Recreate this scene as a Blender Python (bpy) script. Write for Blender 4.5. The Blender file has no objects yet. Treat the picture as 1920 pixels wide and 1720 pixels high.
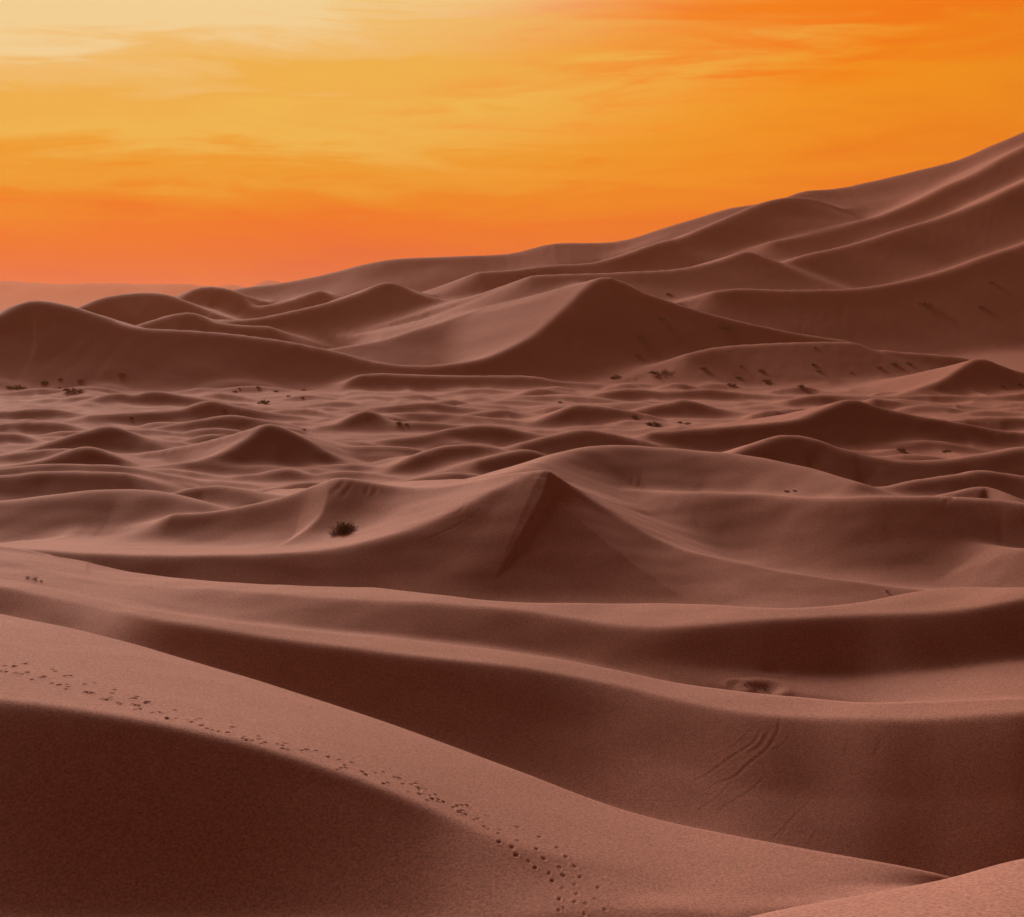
import bpy, bmesh, math, random
import numpy as np
from mathutils import Vector, Matrix

sc = bpy.context.scene
R = math.radians
rnd = random.Random(11)

# ------------------------------------------------------------------ camera
F = 2600.0            # focal length in photo pixels (photo 1920 x 1720)
HY = 575.0            # photo row of eye level
cam_d = bpy.data.cameras.new('camera')
cam = bpy.data.objects.new('camera', cam_d)
sc.collection.objects.link(cam)
cam.location = (0, 0, 0)
cam.rotation_euler = (R(90), 0, 0)
cam_d.sensor_fit = 'HORIZONTAL'
cam_d.sensor_width = 36
cam_d.lens = 36 * F / 1920
cam_d.shift_y = (HY - 860.0) / 1920
cam_d.clip_start = 0.1
cam_d.clip_end = 60000
sc.camera = cam

# ------------------------------------------------------------------ light
SUN_AZ = -25.0        # degrees, negative = left of the view direction
SUN_EL = 23.0
sun_d = bpy.data.lights.new('sun', 'SUN')
sun_d.energy = 4.4
sun_d.color = (1.0, 0.81, 0.72)
sun_d.angle = R(20)
sun = bpy.data.objects.new('sun', sun_d)
sc.collection.objects.link(sun)
sd = Vector((math.sin(R(SUN_AZ)) * math.cos(R(SUN_EL)), math.cos(R(SUN_AZ)) * math.cos(R(SUN_EL)), math.sin(R(SUN_EL))))
sun.rotation_euler = sd.to_track_quat('Z', 'Y').to_euler()

# ------------------------------------------------------------------ view
sc.view_settings.view_transform = 'Standard'
sc.view_settings.look = 'None'
sc.view_settings.exposure = 0
sc.view_settings.gamma = 1
sc.view_settings.use_curve_mapping = False

# ------------------------------------------------------------------ node helper
class NT:
    def __init__(s, tree):
        s.t = tree; tree.nodes.clear()
    def n(s, typ, **kw):
        nd = s.t.nodes.new(typ)
        for k, v in kw.items():
            setattr(nd, k, v)
        return nd
    def l(s, a, b):
        s.t.links.new(a, b)
    def _in(s, sock, v):
        if isinstance(v, bpy.types.NodeSocket): s.l(v, sock)
        elif v is not None: sock.default_value = v
    def math(s, op, a, b=None, c=None, clamp=False):
        nd = s.n('ShaderNodeMath', operation=op, use_clamp=clamp)
        s._in(nd.inputs[0], a)
        if b is not None: s._in(nd.inputs[1], b)
        if c is not None: s._in(nd.inputs[2], c)
        return nd.outputs[0]
    def mix(s, f, a, b):
        nd = s.n('ShaderNodeMix', data_type='RGBA')
        s._in(nd.inputs[0], f)
        for k, v in ((6, a), (7, b)):
            if not isinstance(v, bpy.types.NodeSocket): v = tuple(v) + ((1,) if len(v) == 3 else ())
            s._in(nd.inputs[k], v)
        return nd.outputs[2]
    def smooth(s, x, a, b, lo=0.0, hi=1.0):
        nd = s.n('ShaderNodeMapRange', interpolation_type='SMOOTHSTEP')
        s._in(nd.inputs[0], x)
        for k, v in ((1, a), (2, b), (3, lo), (4, hi)): nd.inputs[k].default_value = v
        return nd.outputs[0]
    def noise(s, vec, scale, detail=3, rough=.5, dist=0.0):
        nd = s.n('ShaderNodeTexNoise')
        s.l(vec, nd.inputs['Vector'])
        nd.inputs['Scale'].default_value = scale
        nd.inputs['Detail'].default_value = detail
        nd.inputs['Roughness'].default_value = rough
        nd.inputs['Distortion'].default_value = dist
        return nd.outputs[0]
    def comb(s, x, y, z):
        nd = s.n('ShaderNodeCombineXYZ')
        for k, v in enumerate((x, y, z)): s._in(nd.inputs[k], v)
        return nd.outputs[0]

def lin(r, g, b):
    f = lambda c: (c / 255 / 12.92) if c / 255 <= .04045 else ((c / 255 + .055) / 1.055) ** 2.4
    return (f(r), f(g), f(b))

# ------------------------------------------------------------------ world: dusk sky
w = bpy.data.worlds.new('World'); sc.world = w; w.use_nodes = True
T = NT(w.node_tree)
tc = T.n('ShaderNodeTexCoord')
sep = T.n('ShaderNodeSeparateXYZ'); T.l(tc.outputs['Generated'], sep.inputs[0])
dx, dy, dz = sep.outputs
hyp = T.math('SQRT', T.math('ADD', T.math('MULTIPLY', dx, dx), T.math('MULTIPLY', dy, dy)))
el = T.math('DIVIDE', T.math('ARCTAN2', dz, hyp), R(1))          # degrees of elevation
az = T.math('DIVIDE', T.math('ARCTAN2', dx, dy), R(1))           # degrees of azimuth, right positive
# streaky cirrus: noise on a layer of cloud seen at a low angle
vec = T.comb(T.math('MULTIPLY', az, 0.045), T.math('MULTIPLY', T.math('SUBTRACT', el, T.math('MULTIPLY', az, .06)), 0.16), 0.0)
n1 = T.noise(vec, 1.5, 6, .58, .6)
vec2 = T.comb(T.math('MULTIPLY', az, 0.06), T.math('MULTIPLY', el, 0.5), 3.7)
n2 = T.noise(vec2, 1.7, 7, .62, .9)
wob = T.math('ADD', T.math('MULTIPLY', T.math('SUBTRACT', n1, .5), 6.0), T.math('MULTIPLY', T.math('MULTIPLY', T.math('SUBTRACT', n2, .5), T.smooth(el, 1.5, 6.0)), 6.0))
tilt = T.math('MULTIPLY', T.math('MULTIPLY', T.math('ADD', az, 6.0), T.smooth(el, 3.0, 10.0)), -.13)
elw = T.math('ADD', T.math('ADD', el, wob), tilt)
# pale yellow on the sun's side, deep orange to the right, bands along the horizon
ramp = T.n('ShaderNodeValToRGB')
cr = ramp.color_ramp; cr.interpolation = 'EASE'
stops = [(0.0, (224, 86, 36)), (.09, (234, 98, 34)), (.15, (240, 110, 16)), (.22, (243, 117, 0)), (.30, (242, 138, 8)), (.38, (240, 160, 40)),
         (.52, (241, 186, 80)), (.64, (240, 180, 76)), (.76, (241, 190, 106)), (.92, (243, 212, 152))]
while len(cr.elements) < len(stops): cr.elements.new(.5)
for e, (p, c) in zip(cr.elements, stops): e.position = p; e.color = lin(*c) + (1,)
T.l(T.math('DIVIDE', elw, 14.0, clamp=True), ramp.inputs[0])
ramp2 = T.n('ShaderNodeValToRGB')
cr = ramp2.color_ramp; cr.interpolation = 'EASE'
stops = [(0.0, (240, 108, 8)), (.2, (244, 128, 0)), (.45, (248, 148, 10)), (.60, (248, 124, 2)), (.78, (247, 130, 14)), (1.0, (244, 132, 72))]
while len(cr.elements) < len(stops): cr.elements.new(.5)
for e, (p, c) in zip(cr.elements, stops): e.position = p; e.color = lin(*c) + (1,)
T.l(T.math('DIVIDE', elw, 14.0, clamp=True), ramp2.inputs[0])
rt = T.smooth(T.math('ADD', T.math('ADD', az, T.math('MULTIPLY', T.math('SUBTRACT', n1, .5), 26.0)), T.math('MULTIPLY', T.math('SUBTRACT', n2, .5), 26.0)), -6.0, 16.0)
glow = T.mix(rt, ramp.outputs[0], ramp2.outputs[0])
sky = T.n('ShaderNodeTexSky', sky_type='NISHITA')
sky.sun_disc = False
sky.sun_elevation = R(SUN_EL)
sky.sun_rotation = R(SUN_AZ)
sky.dust_density = 3
skyc = T.n('ShaderNodeMix', data_type='RGBA', blend_type='MULTIPLY'); skyc.inputs[0].default_value = 1
T.l(sky.outputs[0], skyc.inputs[6]); skyc.inputs[7].default_value = (.036, .0090, .0042, 1)
# the glow fills the low sky on the sunset side and fades to mauve dusk overhead and behind
side = T.smooth(T.math('MULTIPLY', T.math('COSINE', T.math('MULTIPLY', T.math('ADD', az, 20.0), R(1))), 1.0), -.02, .95)
up = T.smooth(el, 14.0, 38.0, 1.0, 0.0)
col = T.mix(T.math('MULTIPLY', side, up), skyc.outputs[2], glow)
bg = T.n('ShaderNodeBackground'); T.l(col, bg.inputs[0]); bg.inputs[1].default_value = 1.0
out = T.n('ShaderNodeOutputWorld'); T.l(bg.outputs[0], out.inputs[0])

# ------------------------------------------------------------------ sand material
def sand_material(name, a=(.50, .258, .198), b=(.45, .225, .165)):
    m = bpy.data.materials.new(name); m.use_nodes = True
    t = NT(m.node_tree)
    tcn = t.n('ShaderNodeTexCoord'); P = tcn.outputs['Object']
    big = t.noise(P, .02, 4, .55)
    mid = t.noise(P, .6, 4, .6)
    fine = t.noise(P, 4.5, 7, .88)
    c = t.mix(t.smooth(big, .3, .7), a, b)
    c = t.mix(t.math('MULTIPLY', t.smooth(mid, .35, .7), .22), c, tuple(x * .78 for x in a))
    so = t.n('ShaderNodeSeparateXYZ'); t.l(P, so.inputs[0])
    # sand colour is multiplied redder and darker with forward distance, edge broken by noise
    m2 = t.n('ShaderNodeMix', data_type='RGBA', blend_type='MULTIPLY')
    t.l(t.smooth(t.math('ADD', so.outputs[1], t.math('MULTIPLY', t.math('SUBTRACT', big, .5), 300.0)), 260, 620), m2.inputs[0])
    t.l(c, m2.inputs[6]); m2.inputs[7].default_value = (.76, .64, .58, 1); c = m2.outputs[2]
    g = t.math('ADD', t.math('MULTIPLY', t.math('SUBTRACT', fine, .5), 3.6), 1.0)
    mm = t.n('ShaderNodeMix', data_type='RGBA', blend_type='MULTIPLY'); mm.inputs[0].default_value = 1
    t.l(c, mm.inputs[6]); t.l(t.comb(g, g, g), mm.inputs[7])
    bs = t.n('ShaderNodeBsdfPrincipled')
    t.l(mm.outputs[2], bs.inputs['Base Color'])
    bs.inputs['Roughness'].default_value = .95
    bs.inputs['Specular IOR Level'].default_value = .12
    hgt = t.math('ADD', t.math('MULTIPLY', fine, .10), t.math('MULTIPLY', mid, .05))
    bp = t.n('ShaderNodeBump'); bp.inputs['Strength'].default_value = .55; bp.inputs['Distance'].default_value = 1.0
    t.l(hgt, bp.inputs['Height']); t.l(bp.outputs[0], bs.inputs['Normal'])
    o = t.n('ShaderNodeOutputMaterial'); t.l(bs.outputs[0], o.inputs[0])
    return m
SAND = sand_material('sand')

# ------------------------------------------------------------------ terrain: numerics
def pchip(x, y, q):
    """monotone cubic; x (K,), y (K,), q (N,) ; linear hold outside"""
    x = np.asarray(x, float); y = np.asarray(y, float)
    h = np.diff(x); d = np.diff(y) / h
    m = np.zeros_like(y)
    m[0], m[-1] = d[0], d[-1]
    for i in range(1, len(x) - 1):
        m[i] = 0 if d[i-1] * d[i] <= 0 else 2 * d[i-1] * d[i] / (d[i-1] + d[i])
    q = np.clip(q, x[0], x[-1])
    k = np.clip(np.searchsorted(x, q, side='right') - 1, 0, len(x) - 2)
    t = (q - x[k]) / h[k]
    return ((2*t**3 - 3*t**2 + 1) * y[k] + (t**3 - 2*t**2 + t) * h[k] * m[k] + (-2*t**3 + 3*t**2) * y[k+1] + (t**3 - t**2) * h[k] * m[k+1])

def catmull(pts, n=6):
    """smooth open curve through pts (K, D)"""
    P = np.array(pts, float)
    if len(P) < 3: return P
    E = np.vstack([2*P[0] - P[1], P, 2*P[-1] - P[-2]])
    o = []
    for i in range(1, len(E) - 2):
        p0, p1, p2, p3 = E[i-1], E[i], E[i+1], E[i+2]
        for t in np.linspace(0, 1, n, endpoint=False):
            o.append(.5 * (2*p1 + (p2 - p0)*t + (2*p0 - 5*p1 + 4*p2 - p3)*t*t + (3*p1 - p0 - 3*p2 + p3)*t**3))
    o.append(P[-1])
    return np.array(o)

def vnoise(x, y, seed=0):
    """smooth 2D gradient noise, about -1..1"""
    xi = np.floor(x).astype(np.int64); yi = np.floor(y).astype(np.int64)
    fx = x - xi; fy = y - yi
    def g(ix, iy, ax, ay):
        hsh = (ix * 374761393 + iy * 668265263 + seed * 1274126177) & 0xffffffff
        hsh = ((hsh ^ (hsh >> 13)) * 1274126177) & 0xffffffff
        a = (hsh ^ (hsh >> 16)) % 4096 * (2 * np.pi / 4096)
        return np.cos(a) * ax + np.sin(a) * ay
    ux = fx**3 * (fx * (fx * 6 - 15) + 10); uy = fy**3 * (fy * (fy * 6 - 15) + 10)
    a = g(xi, yi, fx, fy); b = g(xi+1, yi, fx-1, fy); c = g(xi, yi+1, fx, fy-1); d = g(xi+1, yi+1, fx-1, fy-1)
    return 1.5 * ((a + (b - a) * ux) * (1 - uy) + (c + (d - c) * ux) * uy)

# ---- long dunes in front: each entry is a line along a dune (photo column, photo row) with either its
# ---- forward distance Y, its height z, or the slope s of the sand that leads up to it from the line before
LAYERS = [
 dict(z=[(0, -30)], Y=[(0, 45)]),
 dict(y=[(-400,2250),(0,2250),(960,2120),(1200,1960),(1340,1850),(1500,1800),(1700,1770),(1920,1745),(2300,1700)], Y=[(0,58),(1700,59),(1920,60),(2300,62)]),
 dict(y=[(-400,2200),(0,2180),(600,2120),(960,1950),(1200,1790),(1340,1723),(1500,1690),(1650,1665),(1790,1639),(1850,1621),(1920,1604),(2300,1560)], Y=[(0,69),(1340,70),(1920,75),(2300,78)]),
 dict(y=[(-400,1900),(0,1900),(960,1905),(1340,1890),(1600,1860),(1920,1850),(2300,1850)], Y=[(0,80),(1340,80),(1600,86),(1920,90)]),
 dict(y=[(-400,1720),(0,1720),(900,1720),(1150,1705),(1250,1700),(1340,1712),(1480,1700),(1780,1690),(1920,1750)], Y=[(-400,91.3),(0,91.3),(400,91.7),(800,89.6),(900,88.3),(1000,87.9),(1150,89.3),(1340,90.3),(1480,93),(1780,96),(1920,102)]),
 dict(y=[(-400,1325),(0,1345),(200,1371),(400,1410),(600,1468),(800,1552),(900,1605),(1000,1640),(1150,1662),(1300,1680),(1480,1680),(1780,1675),(1920,1735)], Y=[(-400,110),(0,106.3),(400,103.6),(800,97.1),(900,94.3),(1000,92.9),(1150,92.8),(1340,93.8),(1480,95.5),(1780,97.5),(1920,104)]),
 dict(y=[(-400,1290),(0,1312),(200,1338),(400,1378),(600,1434),(800,1512),(900,1560),(1000,1595),(1150,1625),(1300,1650),(1480,1655),(1780,1665),(1920,1720)], Y=[(-400,112),(0,108),(400,105),(800,99),(1000,96),(1480,98),(1920,106)]),
 dict(y=[(-400,1080),(0,1150),(180,1188),(400,1250),(600,1312),(800,1380),(960,1440),(1160,1515),(1300,1550),(1480,1585),(1780,1640),(1920,1690),(2300,1700)], Y=[(-400,165),(0,150),(180,146),(400,139),(600,132),(800,125),(960,119),(1160,113),(1300,110),(1480,107),(1780,104),(1920,112)]),
 dict(y=[(-400,1180),(0,1236),(180,1275),(400,1330),(960,1500),(1300,1600),(1780,1700),(1920,1720)], Y=[(-400,178),(0,165),(400,153),(960,133),(1300,125),(1780,118),(1920,120)]),
 dict(y=[(-400,1090),(0,1155),(180,1192),(400,1256),(600,1318),(800,1386),(960,1446),(1160,1521),(1300,1556),(1480,1600),(1600,1640),(1780,1700),(1920,1710),(2300,1710)], Y=[(-400,195),(0,182),(180,172),(400,163),(600,157),(960,146),(1300,134),(1480,130),(1780,125),(1920,124)]),
 dict(y=[(-400,1075),(0,1120),(180,1165),(400,1210),(600,1255),(800,1310),(960,1345),(1160,1400),(1300,1450),(1480,1490),(1780,1500),(1920,1500)], s=[(0,.34),(120,.3),(180,.12),(240,.4),(300,.58),(600,.62),(900,.56),(1160,.42),(1300,.34),(1480,.34),(1700,.5),(1920,.6)]),
 dict(y=[(-400,1060),(0,1100),(180,1140),(300,1162),(400,1178),(600,1208),(800,1232),(960,1248),(1160,1285),(1300,1320),(1480,1345),(1700,1350),(1920,1335)], s=[(0,.30),(120,.25),(180,.08),(240,.35),(300,.55),(600,.62),(960,.6),(1160,.45),(1480,.45),(1700,.55),(1920,.65)]),
 dict(y=[(-400,1050),(0,1085),(60,1095),(150,1113),(250,1138),(400,1160),(600,1184),(750,1198),(960,1222),(1100,1245),(1300,1286),(1500,1308),(1640,1318),(1800,1314),(1920,1308),(2300,1290)], s=[(0,-.05),(300,0),(960,-.05),(1440,0),(1920,.05)]),
 dict(y=[(-400,1060),(0,1106),(150,1128),(250,1150),(400,1178),(960,1250),(1440,1315),(1640,1330),(1920,1320)], Y=[(0,215),(400,200),(960,185),(1440,178),(1920,165)]),
 dict(y=[(-400,1050),(0,1083),(60,1090),(400,1158),(600,1180),(960,1218),(1300,1282),(1500,1303),(1640,1312),(1920,1303)], Y=[(0,222),(400,210),(960,195),(1300,182),(1640,176),(1920,172)]),
 dict(y=[(-400,1030),(0,1060),(200,1115),(400,1135),(600,1160),(960,1195),(1200,1240),(1300,1250),(1450,1262),(1640,1265),(1800,1250),(1920,1235)], s=[(0,0),(400,.1),(600,.3),(960,.5),(1200,.45),(1400,.2),(1640,.05),(1920,.03)]),
 dict(y=[(-400,1020),(0,1050),(200,1095),(400,1105),(600,1120),(800,1130),(960,1142),(1080,1160),(1160,1175),(1250,1176),(1450,1160),(1700,1150),(1800,1145),(1920,1120)], s=[(0,.05),(200,0),(400,.15),(600,.3),(960,.5),(1200,.55),(1920,.6)]),
 dict(y=[(-400,1000),(0,1030),(140,1051),(280,1072),(420,1076),(560,1088),(750,1105),(960,1128),(1130,1131),(1300,1131),(1400,1139),(1480,1140),(1600,1132),(1680,1115),(1730,1106),(1800,1100),(1920,1100),(2300,1120)], s=[(0,-.05),(300,-.05),(960,0),(1920,.05)]),
 dict(z=[(0,-50),(600,-51),(960,-52),(1920,-52)], Y=[(0,254),(600,232),(960,230),(1920,232)]),
 dict(z=[(0,-54)], Y=[(0,310)]),
 dict(z=[(0,-58)], Y=[(0,420)]),
 dict(z=[(0,-60)], Y=[(0,600)]),
 dict(z=[(0,-60),(1400,-60),(1920,-56)], Y=[(0,900)]),
 dict(z=[(0,-58),(1200,-55),(1920,-42)], Y=[(0,1260)]),
 # slopes of the great dune behind
 dict(z=[(-400,-45),(0,-45),(400,-42),(800,-32),(1200,-25),(1600,10),(1920,45),(2300,100)], Y=[(0,1560)]),
 dict(z=[(-400,-40),(0,-35),(400,-20),(950,20),(1370,70),(1720,120),(1920,160),(2300,240)], Y=[(0,1960)]),
 dict(z=[(-400,-45),(0,-45),(400,-30),(950,10),(1370,50),(1720,90),(1920,120),(2300,180)], Y=[(0,2500)]),
 dict(z=[(0,-55)], Y=[(0,3500)]),
]
def li(l, q): return pchip([p[0] for p in l], [p[1] for p in l], q) if len(l) > 1 else np.full(len(q), float(l[0][1]))

# ---- crests: list of (photo column, photo row, Y), slope on the camera's side, slope on the far side, crest roundness, blend, relief
ARMS = []
def arm(pts, front=.5, back=.3, rnd_=1.0, k=2.0, rel=None, phi=8, S=None, keep=False, hump=None):
    ARMS.append((pts, front, back, rnd_, k, rel, phi, S, keep, hump))
# star dune of the middle (peak 1020,880)
arm([(330,962,300),(400,958,300),(470,945,300),(540,928,300),(600,905,300),(645,895,298),(720,908,294),(790,916,291),(860,912,288),(940,896,284),(1020,881,280),(1060,905,279),(1120,950,275),(1180,990,270),(1240,1020,265),(1350,1048,258),(1500,1076,250),(1600,1090,247),(1740,1108,244)], [(1000,.52),(1120,.46),(1300,.28),(1740,.2)], .34, .9, 1.5)
arm([(-60,1024,276),(0,1029,274),(200,1039,268),(350,1041,264),(500,1037,262),(620,1027,262),(720,1005,264),(820,970,268),(900,930,273),(985,894,279)], .58, .12, 1.8, 2.5, phi=6, S=.52)
# left rounded dune
arm([(-300,955,320),(-100,945,320),(60,930,320),(160,919,322),(230,917,324),(300,922,322),(390,945,316),(470,970,310)], .42, .4, 3, 3)
arm([(320,925,345),(385,910,350),(450,916,347),(530,930,340)], .5, .4, 1, 2)
# dunes on the right of the middle
arm([(1200,925,318),(1290,922,311),(1400,924,306),(1480,931,301),(1560,934,296),(1650,931,293),(1750,931,291),(1860,936,289),(1940,944,287),(2200,960,286)], [(1200,.45),(1400,.6),(1500,.64),(1650,.64),(2200,.64)], .3, 2.2, 3)
arm([(1600,984,290),(1680,992,287),(1760,1009,281),(1850,1022,274),(1920,1028,267),(2150,1045,254)], .5, .5, 2.0, .8)
arm([(960,885,300),(1020,862,325),(1060,848,336),(1110,838,342),(1180,836,345),(1300,845,342),(1380,852,338),(1480,870,328),(1600,905,310)], .42, .35, 3, 3)
# sunlit crest behind it
arm([(1360,855,430),(1420,830,440),(1470,815,446),(1530,822,444),(1590,850,436),(1650,880,425)], .45, .3, 1, 2, S=.56)
arm([(1560,845,450),(1590,842,450),(1640,855,448),(1700,862,446),(1780,860,446),(1860,848,448),(1930,836,452),(2150,820,460)], .45, .3, 2, 2, S=.56)
arm([(1600,930,318),(1700,903,330),(1800,886,338),(1840,880,340),(1900,886,338),(2000,900,334)], .42, .4, 1, 2, S=.56)
arm([(1740,934,300),(1800,920,306),(1850,912,310),(1910,938,300)], .4, .4, 1, 1.5)
# peak at 1600,748
arm([(1220,806,600),(1300,802,598),(1420,795,600),(1500,785,606),(1560,760,616),(1600,748,622),(1650,762,630),(1720,778,640),(1800,792,648),(1920,812,655),(2100,830,605)], .56, .25, .8, 2, phi=14, S=.56)
# dune with the lit left flank (peak 500,790)
arm([(215,884,470),(300,876,475),(370,862,484),(430,840,496),(480,808,512),(505,790,522),(560,815,524),(620,850,520),(680,876,512),(760,890,495)], .56, .30, .6, 2, phi=14, S=.56)
# left small dunes
arm([(-200,812,610),(-60,812,610),(20,808,612),(60,820,606),(100,832,600)], .45, .3, 1, 2, S=.56)
arm([(40,845,560),(120,820,572),(170,806,580),(205,798,586),(260,815,576),(340,835,562),(400,850,552)], .45, .3, .8, 2, phi=14, S=.56)
arm([(-60,880,470),(60,864,482),(120,848,492),(160,838,500),(200,850,494),(240,868,484)], .35, .3, 1, 2, S=.56)
arm([(-200,890,440),(0,876,448),(100,868,452),(220,872,446),(330,890,440)], .4, .3, 1, 2, S=.56)
arm([(-200,905,425),(0,893,425),(100,884,430),(230,886,430)], .5, .2, 1, 1.5)
arm([(-200,768,730),(0,770,730),(80,766,735),(160,778,725),(240,790,715)], .4, .3, 1, 2, S=.56)
arm([(170,776,700),(260,770,705),(340,764,715),(390,748,735),(430,756,725),(500,770,710),(560,778,700)], .4, .3, 1, 2, S=.56)
arm([(180,745,830),(215,737,850),(250,740,840),(290,733,860),(350,742,840),(420,750,820)], .4, .3, 1, 2, S=.56)
arm([(300,800,640),(370,786,655),(430,776,668),(480,782,660),(540,792,650)], .4, .3, 1, 2, S=.56)
# centre small dunes
arm([(600,798,650),(640,790,660),(685,768,690),(720,785,670),(780,795,655)], .45, .3, 1, 2, S=.56)
arm([(620,838,560),(720,822,570),(800,812,580),(860,800,592),(920,796,596),(980,806,585),(1040,815,575)], .4, .3, 1, 2, S=.56)
arm([(600,845,530),(660,836,540),(760,838,535),(820,850,525)], .45, .3, 1, 2, S=.56)
arm([(730,880,455),(790,850,485),(840,836,500),(900,834,502),(960,846,492),(1010,858,480)], .4, .3, 1, 2, S=.56)
arm([(900,860,470),(950,848,480),(990,842,486),(1030,856,474)], .5, .3, 1, 2, S=.56)
arm([(640,770,760),(730,758,780),(800,752,790),(860,762,770),(950,770,760)], .35, .3, 1, 2, S=.56)
arm([(970,738,900),(1010,724,930),(1060,732,915),(1130,742,890),(1200,746,880)], .4, .3, 1, 2, S=.56)
arm([(1000,792,670),(1050,770,700),(1085,756,720),(1150,762,712),(1210,775,695)], .45, .3, 1, 2, S=.56)
arm([(1170,775,720),(1210,762,740),(1265,750,765),(1290,746,770),(1360,765,745),(1430,775,730),(1500,780,720)], .4, .3, 1, 2, S=.56)
arm([(980,830,540),(1040,815,555),(1090,803,566),(1130,806,564),(1200,820,550)], .4, .3, 1, 2, S=.56)
arm([(1120,735,880),(1180,727,900),(1250,733,890),(1330,728,905),(1400,735,890),(1480,742,870)], .35, .3, 1, 2, S=.56)
arm([(1480,748,820),(1540,738,840),(1650,742,835),(1760,738,845),(1860,740,840),(1940,730,860)], .4, .3, 1, 2, S=.56)
arm([(1640,745,800),(1720,755,790),(1800,760,780),(1920,775,765)], .3, .3, 1, 2, S=.56)
arm([(1700,735,870),(1760,715,900),(1800,690,940),(1838,672,968),(1880,685,975),(1930,698,980),(2050,715,970)], .5, .28, 1, 2, phi=25, S=.55)
arm([(1660,655,1120),(1730,660,1105),(1800,668,1090)], .4, .25, 1, 2, S=.56)
# terrace at the foot of the great shadow face
arm([(640,728,960),(665,706,1000),(700,699,1010),(800,700,1008),(980,702,1000),(1050,712,975),(1200,722,950)], .35, .4, 1, 2, S=.56)
# long crest from the left dune through the saddle to the pyramid
arm([(-300,650,1100),(-60,612,1100),(0,590,1100),(55,562,1110),(115,570,1118),(180,590,1126),(250,612,1130),(400,620,1134),(600,652,1134),(700,676,1126),(780,685,1116),(850,681,1116),(930,664,1130),(1000,628,1168),(1060,576,1222),(1130,518,1250),(1200,545,1292),(1300,578,1275),(1380,600,1245),(1480,620,1200),(1590,637,1150)], .56, .20, 2, 5, phi=lambda p: 4 + 16 * min(max((p - 500) / 500, 0), 1), S=.54)
arm([(1290,662,1075),(1350,650,1090),(1450,641,1100),(1540,639,1110),(1600,640,1120)], .42, .3, 2, 5)
arm([(600,656,1135),(700,642,1180),(800,612,1235),(900,583,1290),(1000,558,1340),(1090,530,1390)], .25, .3, 2, 5)
# ridges of the great dune
arm([(1340,546,1350),(1400,540,1375),(1500,543,1390),(1600,540,1410),(1700,525,1440),(1780,505,1465),(1860,475,1490),(1920,455,1510),(2100,390,1560)], .50, .2, 3.5, 4, keep=True)
arm([(1250,552,1480),(1310,546,1500),(1380,530,1520),(1440,505,1540),(1500,480,1565),(1560,465,1585),(1640,445,1605),(1700,425,1625),(1780,400,1650),(1860,370,1675),(1920,340,1700),(2100,250,1760)], .48, .2, 3.5, 4, keep=True)
arm([(1450,450,1690),(1540,433,1720),(1620,410,1745),(1660,400,1758),(1720,375,1780),(1780,345,1800),(1840,318,1822),(1920,273,1850),(2100,190,1900)], .48, .2, 3.5, 4, keep=True)
arm([(900,508,1580),(960,505,1595),(1040,496,1620),(1120,490,1650),(1180,474,1690),(1240,452,1730),(1290,440,1750),(1370,404,1800),(1440,377,1830),(1500,368,1860),(1560,385,1885),(1620,408,1900)], .46, .25, 3.5, 4, keep=True)
arm([(1000,516,1420),(1120,511,1440),(1260,505,1470),(1340,490,1500),(1400,470,1540)], .4, .2, 3, 5, keep=True)
arm([(1460,376,1990),(1510,357,2000),(1590,349,2000),(1720,318,2000),(1800,297,2000),(1860,271,2000),(1920,245,2000),(2100,160,2000)], .42, .3, 4, 6, keep=True)
arm([(280,590,1800),(330,562,1830),(380,536,1860),(440,545,1850),(470,572,1830),(540,562,1840),(600,542,1850)], .5, .25, 1.6, 4, phi=8, S=.52)
arm([(430,543,2000),(460,537,2000),(540,528,2000),(620,510,2000),(700,490,2000),(790,482,2000),(950,474,2000),(1040,455,2000),(1150,452,2000),(1250,425,2000),(1370,390,2000),(1480,372,2000)], .40, .3, 4, 6, keep=True)
arm([(120,600,1640),(160,573,1680),(210,553,1700),(290,547,1715),(340,560,1722),(400,585,1726)], .5, .25, 1.6, 4, phi=8, S=.52)
arm([(380,600,1400),(480,595,1420),(590,572,1450),(680,545,1480),(730,527,1500),(780,548,1480),(850,561,1470),(960,555,1480)], .5, .25, 1.6, 4, phi=8, S=.52)
arm([(270,604,1330),(350,584,1350),(400,602,1335),(500,610,1330)], .5, .25, 1.6, 4, phi=8, S=.52)

def small_barchans():
    g = random.Random(5); out = []
    for _ in range(300):
        Y0 = math.exp(g.uniform(math.log(440), math.log(1080)))
        x0 = g.uniform(-.42, .42) * Y0
        h = g.uniform(1.8, 5.6) * (1.4 if g.random() < .15 else 1) * (Y0 / 700) ** .4; w = h * g.uniform(3.5, 9.5)
        tilt = g.uniform(-.25, .12); n = 5; P = []
        for i in range(n):
            t = -1 + 2 * i / (n - 1); sk = g.uniform(-.25, .25) if 0 < i < n - 1 else 0
            hh = h * max(0, 1 - abs(t + sk * .4) ** 1.35)
            P.append((x0 + t * w + g.uniform(-.1, .1) * w, Y0 + tilt * t * w - 1.6 * (h - hh), hh))
        out.append((P, g.uniform(.22, .36), g.uniform(.1, .3)))
    return out

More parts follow.
